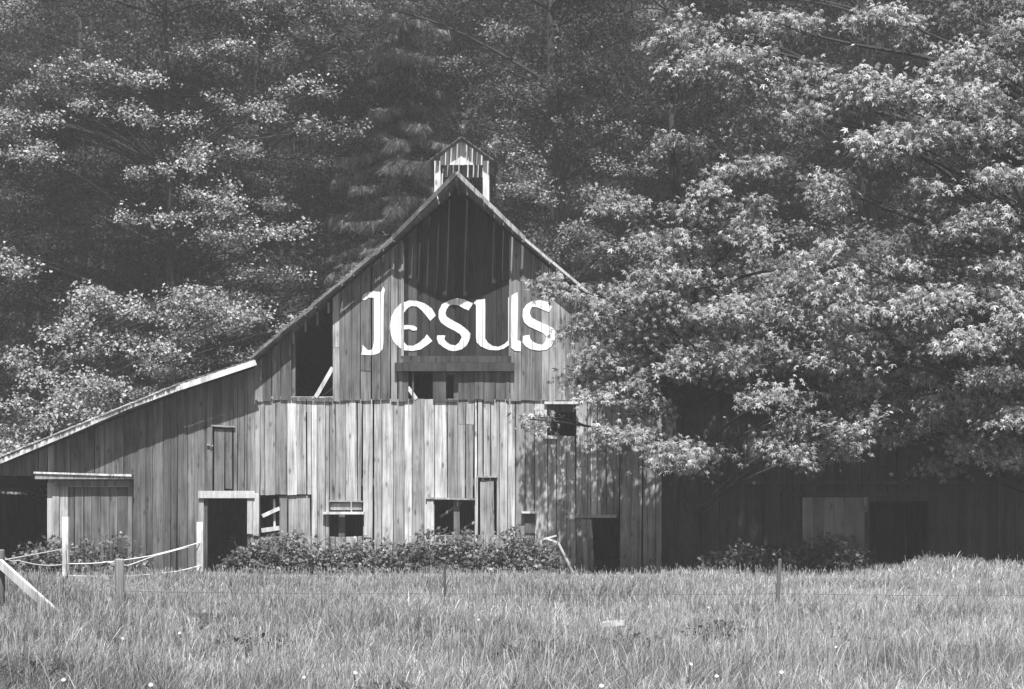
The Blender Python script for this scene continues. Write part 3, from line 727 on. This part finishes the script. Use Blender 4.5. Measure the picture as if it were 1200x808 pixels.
for k, (x, y, row, i, n) in enumerate(spots):
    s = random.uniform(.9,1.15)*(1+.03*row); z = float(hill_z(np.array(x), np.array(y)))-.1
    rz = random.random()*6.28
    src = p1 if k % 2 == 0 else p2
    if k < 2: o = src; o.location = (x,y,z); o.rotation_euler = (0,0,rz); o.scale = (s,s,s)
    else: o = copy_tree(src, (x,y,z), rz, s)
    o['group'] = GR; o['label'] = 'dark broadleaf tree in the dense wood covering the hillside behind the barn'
# tree at the left edge beside the shed
o = copy_tree(p1, (-21, 6, 0), 1.0, .8, 'leafy tree outside the left end of the shed'); o['group'] = GR
o = copy_tree(p2, (21.5, 9, 0), 2.0, .95, 'leafy tree behind the far right end of the lean-to'); o['group'] = GR

# ------------------------------------------------------------------ brambles along the barn foot
def bramble(px0, px1, pytop, d, label, seed, tone=(.05,.2), dens=900, size=.12, depth=.9):
    nr = np.random.default_rng(seed); rs = random.Random(seed); x0, x1 = X(px0,d), X(px1,d); zt = Z(pytop-7,d); y = d-DB
    root = empty('bramble_bush', ((x0+x1)/2, y, 0), label, 'bush', 'brambles along the foot of the barn')
    mb = MB(); lv = Leaves(LEAF_C); w = x1-x0
    for k in range(int(w*6)+4):
        a = Vector((rs.uniform(x0+.2,x1-.2), y+rs.uniform(-.2,.3), -.05)); b = a+Vector((rs.uniform(-.7,.7), rs.uniform(-.6,.3), zt*rs.uniform(.6,.98)))
        b.x = max(x0+.1, min(x1-.1, b.x)); limb(mb, a, b, .012, .005, .3, 6, 4, rs)
    n = max(2, int(w/.45))
    for i in range(n):
        cx_ = x0+w*(i+.5)/n; e = math.sin(math.pi*(i+.5)/n)**.35; hh = zt*e*rs.uniform(.85,1.03)
        lv.pad((cx_, y, hh*.52), (w/n*.9, depth*.6, hh*.6), int(dens*w/n*hh), size, tone, 5, .2, 1.6, rs=nr)
    mb.build('stems', M_BARK, root); lv.build('foliage', M_BRAMBLE, root)
bramble(268, 395, 628, 38.6, 'dense bramble bush left of the small sill window, beside the dark doorway', 201)
bramble(380, 482, 634, 38.9, 'bramble bush between the small sill window and the square window', 202)
bramble(470, 572, 624, 38.8, 'bramble bush below the square window and narrow door', 203)
bramble(560, 652, 630, 38.7, 'bramble bush right of the narrow door, ending at the leaning stick', 204)
bramble(22, 82, 634, 38.2, 'bramble bush in the dark shed opening behind the white post', 205)
bramble(80, 168, 630, 38.6, 'bramble bush against the sliding door', 206, dens=260)
bramble(830, 910, 640, 37.6, 'shaded bramble bush left of the pale patch panel', 207, (.06,.12))  # this bush and the next: shade put into a darker leaf tone
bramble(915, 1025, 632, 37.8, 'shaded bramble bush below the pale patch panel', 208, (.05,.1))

# ------------------------------------------------------------------ fence, posts, rope, sticks
FD = 22.4
def post(px, pytop, d, r, label, tone, grp='thin posts of the wire fence', name='fence_post', lean=0., base=-.25, m=None, sq=False):
    x, y = X(px,d), d-DB; z1 = Z(pytop,d); mb = MB()
    if sq: mb.bar((x-lean,y,base),(x,y,z1), r*2, r*2, tone)
    else: mb.tube([(x-lean,y,base),(x-lean*.5+.004,y,z1*.5),(x,y,z1-.02),(x,y,z1)], [r*1.05,r,r*.95,r*.7], 9, tone)
    o = mb.build(name, m or M_WOOD, None); base_origin(o, (x-lean, y, 0)); tag(o, label, 'post', grp); return o
post(1.5, 644, FD, .055, 'dark corner post at the left edge of the photo with the sloping rail', .12)
post(140, 655, FD+.3, .075, 'short stout dark post standing between the rail and the shed doorway', .2)
post(521, 662, FD+.6, .022, 'thin dark stake in the middle of the field below the bramble', .1)
post(914, 655, FD, .03, 'tall leaning thin stake in the right of the field', .16, lean=.06)
post(77.5, 606, 36.2, .075, 'tall white square post in front of the sliding door', .8, 'white posts carrying the rope', m=M_SMOOTH, sq=True)
post(235, 612, 38.9, .085, 'white post at the left side of the dark shed doorway', .8, 'white posts carrying the rope', m=M_SMOOTH, sq=True)
mb = MB(); mb.bar((X(2,FD), FD-DB-.09, Z(660,FD)), (X(80,21.2), 21.2-DB, Z(724,21.2)-.1), .05, .13, .6); o = mb.build('sloping_rail', M_SMOOTH)
base_origin(o, (X(80,21.2), 21.2-DB, 0)); tag(o, 'pale plank sloping from the corner post down into the grass', 'plank')
def strand(name, pts, r, m, label, cat='wire', grp=None, n=10, sagk=.0):
    out = []
    for (a, b) in zip(pts[:-1], pts[1:]):
        a, b = Vector(a), Vector(b)
        for i in range(n):
            t = i/n; p = a.lerp(b, t); p.z -= sagk*(a-b).length*4*t*(1-t); out.append(p)
    out.append(Vector(pts[-1])); mb = MB(); mb.tube(out, [r]*len(out), 5, .5); o = mb.build(name, m); base_origin(o, pts[0]); tag(o, label, cat, grp); return o
def pt(px, py, d): return (X(px,d), d-DB, Z(py,d))
strand('rope', [pt(2,657,FD), pt(18,654,26), pt(77,643,36.1)], .012, M_ROPE, 'upper rope rising from the corner post to the tall white post', 'rope', 'slack white ropes')
strand('rope', [pt(2,651,FD), pt(20,657,28), pt(77.5,661,36.1), pt(118,660,36.8), pt(175,652,37.8), pt(234,636,38.8)], .014, M_ROPE, 'middle slack rope running past the tall white post up to the doorway post', 'rope', 'slack white ropes', sagk=.008)
strand('rope', [pt(78,675,36.1), pt(155,675,37.3), pt(207,670,38.2), pt(235,663,38.8)], .014, M_ROPE, 'lowest slack rope just above the grass between the two white posts', 'rope', 'slack white ropes', sagk=.008)
strand('rope', [pt(120,658,36.8), pt(150,663,37.2), pt(180,652,37.8), pt(222,641,38.6)], .010, M_ROPE, 'thin rope doubled under the middle rope near the bramble', 'rope', 'slack white ropes')
for py, nm in ((696,'upper'),(708,'lower')):
    strand('fence_wire', [pt(-60,py-6,FD), pt(140,py-3,FD+.3), pt(521,py,FD+.6), pt(914,py,FD), pt(1280,py+2,FD)], .004, M_WIRE, nm+' rusty wire strung across the field along the thin posts', 'wire', 'fence wires', sagk=.003)
mb = MB(); mb.bar(pt(654,636,38.3), pt(672,672,38.0), .05, .04, .5); mb.bar(pt(637,632,38.4), pt(652,628,38.3), .05,.04,.65); mb.bar(pt(640,631,38.35), pt(653,636,38.25), .04,.04,.65)
o = mb.build('broken_branch', M_SMOOTH); base_origin(o, (X(672,38), -2, 0)); tag(o, 'pale broken branch leaning by the bush left of the sagging door', 'branch')
mb = MB(); mb.bar(pt(707,731.5,16.9), pt(731,730,16.8), .03, .06, .85); mb.bar(pt(704,733,16.88), pt(716,731.2,16.86), .03,.05,.7); o = mb.build('scrap_board', M_SMOOTH); base_origin(o, pt(718,732,17.2)); tag(o, 'small white scrap of board lying on top of the grass right of centre', 'board')
# flowers
fl = [(145,748,'left'),(76,795,''),(115,803,''),(178,803,''),(227,803,''),(358,783,''),(415,787,''),(212,741,''),(808,775,''),(840,787,''),(980,748,''),(829,710,''),(915,788,''),(705,803,''),(560,720,'')]
mbp = None
for i, (px, py, _) in enumerate(fl):
    zf = .42; d = min((CAMH-zf)*F/(py-HOR), 36); x, y = X(px,d), d-DB
    if i == 0:
        f0 = empty('daisy', (x,y,0), 'small white daisy head showing above the field grass', 'flower', 'white daisies dotted in the grass')
        mb = MB(); mb.tube([(x,y,0),(x+.01,y,.2),(x,y,zf)], [.004,.003,.003], 5, .15); mb.build('stalk', M_STALK, f0)
        mb = MB()
        for k in range(9):
            a = k*math.tau/9; dx, dz = math.cos(a), math.sin(a); mb.bar((x+dx*.001, y-.01+dz*.001, zf+dz*.008+.001), (x+dx*.016, y-.02+dz*.006, zf+dz*.010), .008, .004, .8, (0,-1,.5))
        mb.build('petals', M_PETAL, f0)
    else:
        c = copy_tree(f0, (x,y,0), random.uniform(-.7,.7), random.uniform(.8,1.02))

# dark broad-leaved weed clumps in the meadow
wp = [(148,742),(300,752),(470,742),(440,728),(520,745),(75,775),(640,772),(735,757),(450,802),(980,735),(905,715),(1145,765),(1030,758),(20,790),(250,733),(845,740),(1090,725)]
w0 = None; wr = random.Random(77)
for i, (px, py) in enumerate(wp):
    d = (CAMH-.2)*F/(py-HOR); x, y = X(px,d), d-DB
    if i == 0:
        w0 = empty('weed_clump', (x,y,0), 'low dark broad-leaved weed clump among the lighter meadow grass', 'weed', 'weed clumps scattered in the meadow'); lv = Leaves(LEAF_C)
        nr = np.random.default_rng(8); m_ = 330; a = nr.uniform(0,6.283,m_); q = nr.random(m_)**.6*.42; hh = nr.uniform(.04,.34,m_)*(1-q*.9)
        lv.add(np.stack([x+np.cos(a)*q, y+np.sin(a)*q, hh], 1), unit(np.stack([np.cos(a), np.sin(a), nr.uniform(-.2,.9,m_)],1)), unit(np.array([0,-.3,1.])+nr.normal(size=(m_,3))*.5), nr.uniform(.03,.075,m_), nr.uniform(.07,.16,m_))
        lv.build('leaves', M_BRAMBLE, w0)
        mb = MB()
        for k in range(7): mb.tube([(x,y,0),(x+wr.uniform(-.2,.2),y+wr.uniform(-.2,.2),wr.uniform(.2,.4))], [.006,.003], 4)
        mb.build('stems', M_STALK, w0)
    else: copy_tree(w0, (x,y,0), wr.random()*6.28, wr.uniform(.7,1.35))

# ------------------------------------------------------------------ grass
def grass():
    nr = np.random.default_rng(5); Vs = []; Ts = []; tn = []; off = 0
    def patchn(x, y): return (np.sin(x*1.1+.7*y)+np.sin(x*.37-y*1.3+2)+np.sin(x*2.3+y*.6+1)+np.sin(x*.8+y*2.1))/4
    for (y0, y1, dens, wd) in ((-30,-24,2300,.0026),(-24,-19,1700,.0034),(-19,-13,1150,.0045),(-13,-7,850,.006),(-7,-.6,650,.0075)):
        xh = (y1+DB)*.35+3.5; n = int(dens*(y1-y0)*2*xh)
        x = nr.uniform(-xh, xh, n); y = nr.uniform(y0, y1, n)
        # clumping: pull blades to clump centres
        c = nr.random(n) < .6; g = .33
        gx = np.round(x/g)*g + .11*np.sin(np.round(x/g)*12.9+np.round(y/g)*78.2); gy = np.round(y/g)*g + .11*np.sin(np.round(x/g)*39.3+np.round(y/g)*11.1)
        x = np.where(c, gx+(x-gx)*.35, x); y = np.where(c, gy+(y-gy)*.35, y)
        pn = patchn(x, y); cl = np.sin(np.round(x/g)*127.1+np.round(y/g)*311.7)*.5+.5
        pn2 = np.clip(patchn(x*.6+3, y*.9+1)*1.3+.5*patchn(x*2.2, y*2.4), -1, 1)
        h = (.11+.17*nr.random(n))*(1+.45*pn2)*(.62+.75*cl) + (nr.random(n) < .05)*nr.uniform(.05,.2,n)
        h = h*np.clip(1-(y+14)/15, .42, 1); h = np.where((y > -7) & (mound(x,y) > .06), h*1.5, h)
        z = ground_z(x, y)-.02
        a = nr.uniform(0, 6.283, n); lean = nr.uniform(.05,.7,n)*h*(1+.7*patchn(x*1.7+9, y*1.4)); lx, ly = np.cos(a)*lean+.04*cl, np.sin(a)*lean
        f = nr.uniform(0, 3.1416, n); wx, wy = np.cos(f)*wd*nr.uniform(.6,1.3,n), np.sin(f)*wd*.6
        b = np.stack([x,y,z],1); W = np.stack([wx,wy,np.zeros(n)],1)
        m1 = b+np.stack([lx*.3,ly*.3,h*.55],1); m2 = b+np.stack([lx*.72,ly*.72,h*.86],1); t = b+np.stack([lx*1.15,ly*1.15,h*.98],1)
        V = np.stack([b-W, b+W, m1-W*.85, m1+W*.85, m2-W*.6, m2+W*.6, t],1)
        T = np.array([(0,1,3),(0,3,2),(2,3,5),(2,5,4),(4,5,6)])[None]+(off+np.arange(n)*7)[:,None,None]
        dry = nr.random(n)
        side = np.clip((x+6)/20, 0, 1)*.15  # sunlit brightening towards the right, put into the blade tone
        tone = np.where(dry < .26+.12*side*10, nr.uniform(.38,.75,n), nr.uniform(.08,.29,n))*(1-.45*pn2) + side + .015 + .05*(cl-.5)
        Vs.append(V.reshape(-1,3)); Ts.append(T.reshape(-1,3)); tn.append(np.repeat(tone, 7)); off += n*7
    o = fast_mesh('grass', np.concatenate(Vs), np.concatenate(Ts), np.concatenate(tn), M_GRASS)
    tag(o, 'rough knee-high meadow grass covering the field before the barn', 'grass', kind='stuff')
    # seed stalks
    n = 9000; y = nr.uniform(-28,-1.2,n); x = nr.uniform(-1,1,n)*((y+DB)*.35+2); h = nr.uniform(.25,.55,n)*np.clip(1-(y+12)/20, .55, 1); z = ground_z(x,y)
    b = np.stack([x,y,z],1); l = np.stack([nr.normal(0,.07,n),nr.normal(0,.07,n),h],1); W = np.array([.0028,0,0])[None]; W2 = np.array([.007,0,0])[None]
    t0 = b+l*.8; t1 = b+l*.9; t2 = b+l
    V = np.stack([b-W,b+W,t0-W,t0+W,t1-W2,t1+W2,t2],1); T = np.array([(0,1,3),(0,3,2),(2,3,5),(2,5,4),(4,5,6)])[None]+(np.arange(n)*7)[:,None,None]
    o = fast_mesh('seed_grass', V.reshape(-1,3), T.reshape(-1,3), np.repeat(nr.uniform(.3,.5,n),7), M_GRASS)
    tag(o, 'taller seeding grass stalks rising above the meadow', 'grass', kind='stuff')
grass()

# ------------------------------------------------------------------ thin haze added to lift the dark tones
bm = bmesh.new(); bmesh.ops.create_cube(bm, size=1)
me = bpy.data.meshes.new('haze'); bm.to_mesh(me); bm.free()
o = bpy.data.objects.new('haze', me); COL.objects.link(o); o.scale = (320, 230, 58); o.location = (0, -40, 27.5)
m = bpy.data.materials.new('added_haze'); m.use_nodes = True; t = m.node_tree; t.nodes.clear()
pv = t.nodes.new('ShaderNodeVolumePrincipled'); ou = t.nodes.new('ShaderNodeOutputMaterial'); pv.inputs['Density'].default_value = HAZE_DENSITY
pv.inputs['Color'].default_value = (.9,.9,.9,1); pv.inputs['Anisotropy'].default_value = 0
t.links.new(pv.outputs[0], ou.inputs['Volume']); me.materials.append(m); o['kind'] = 'stuff'
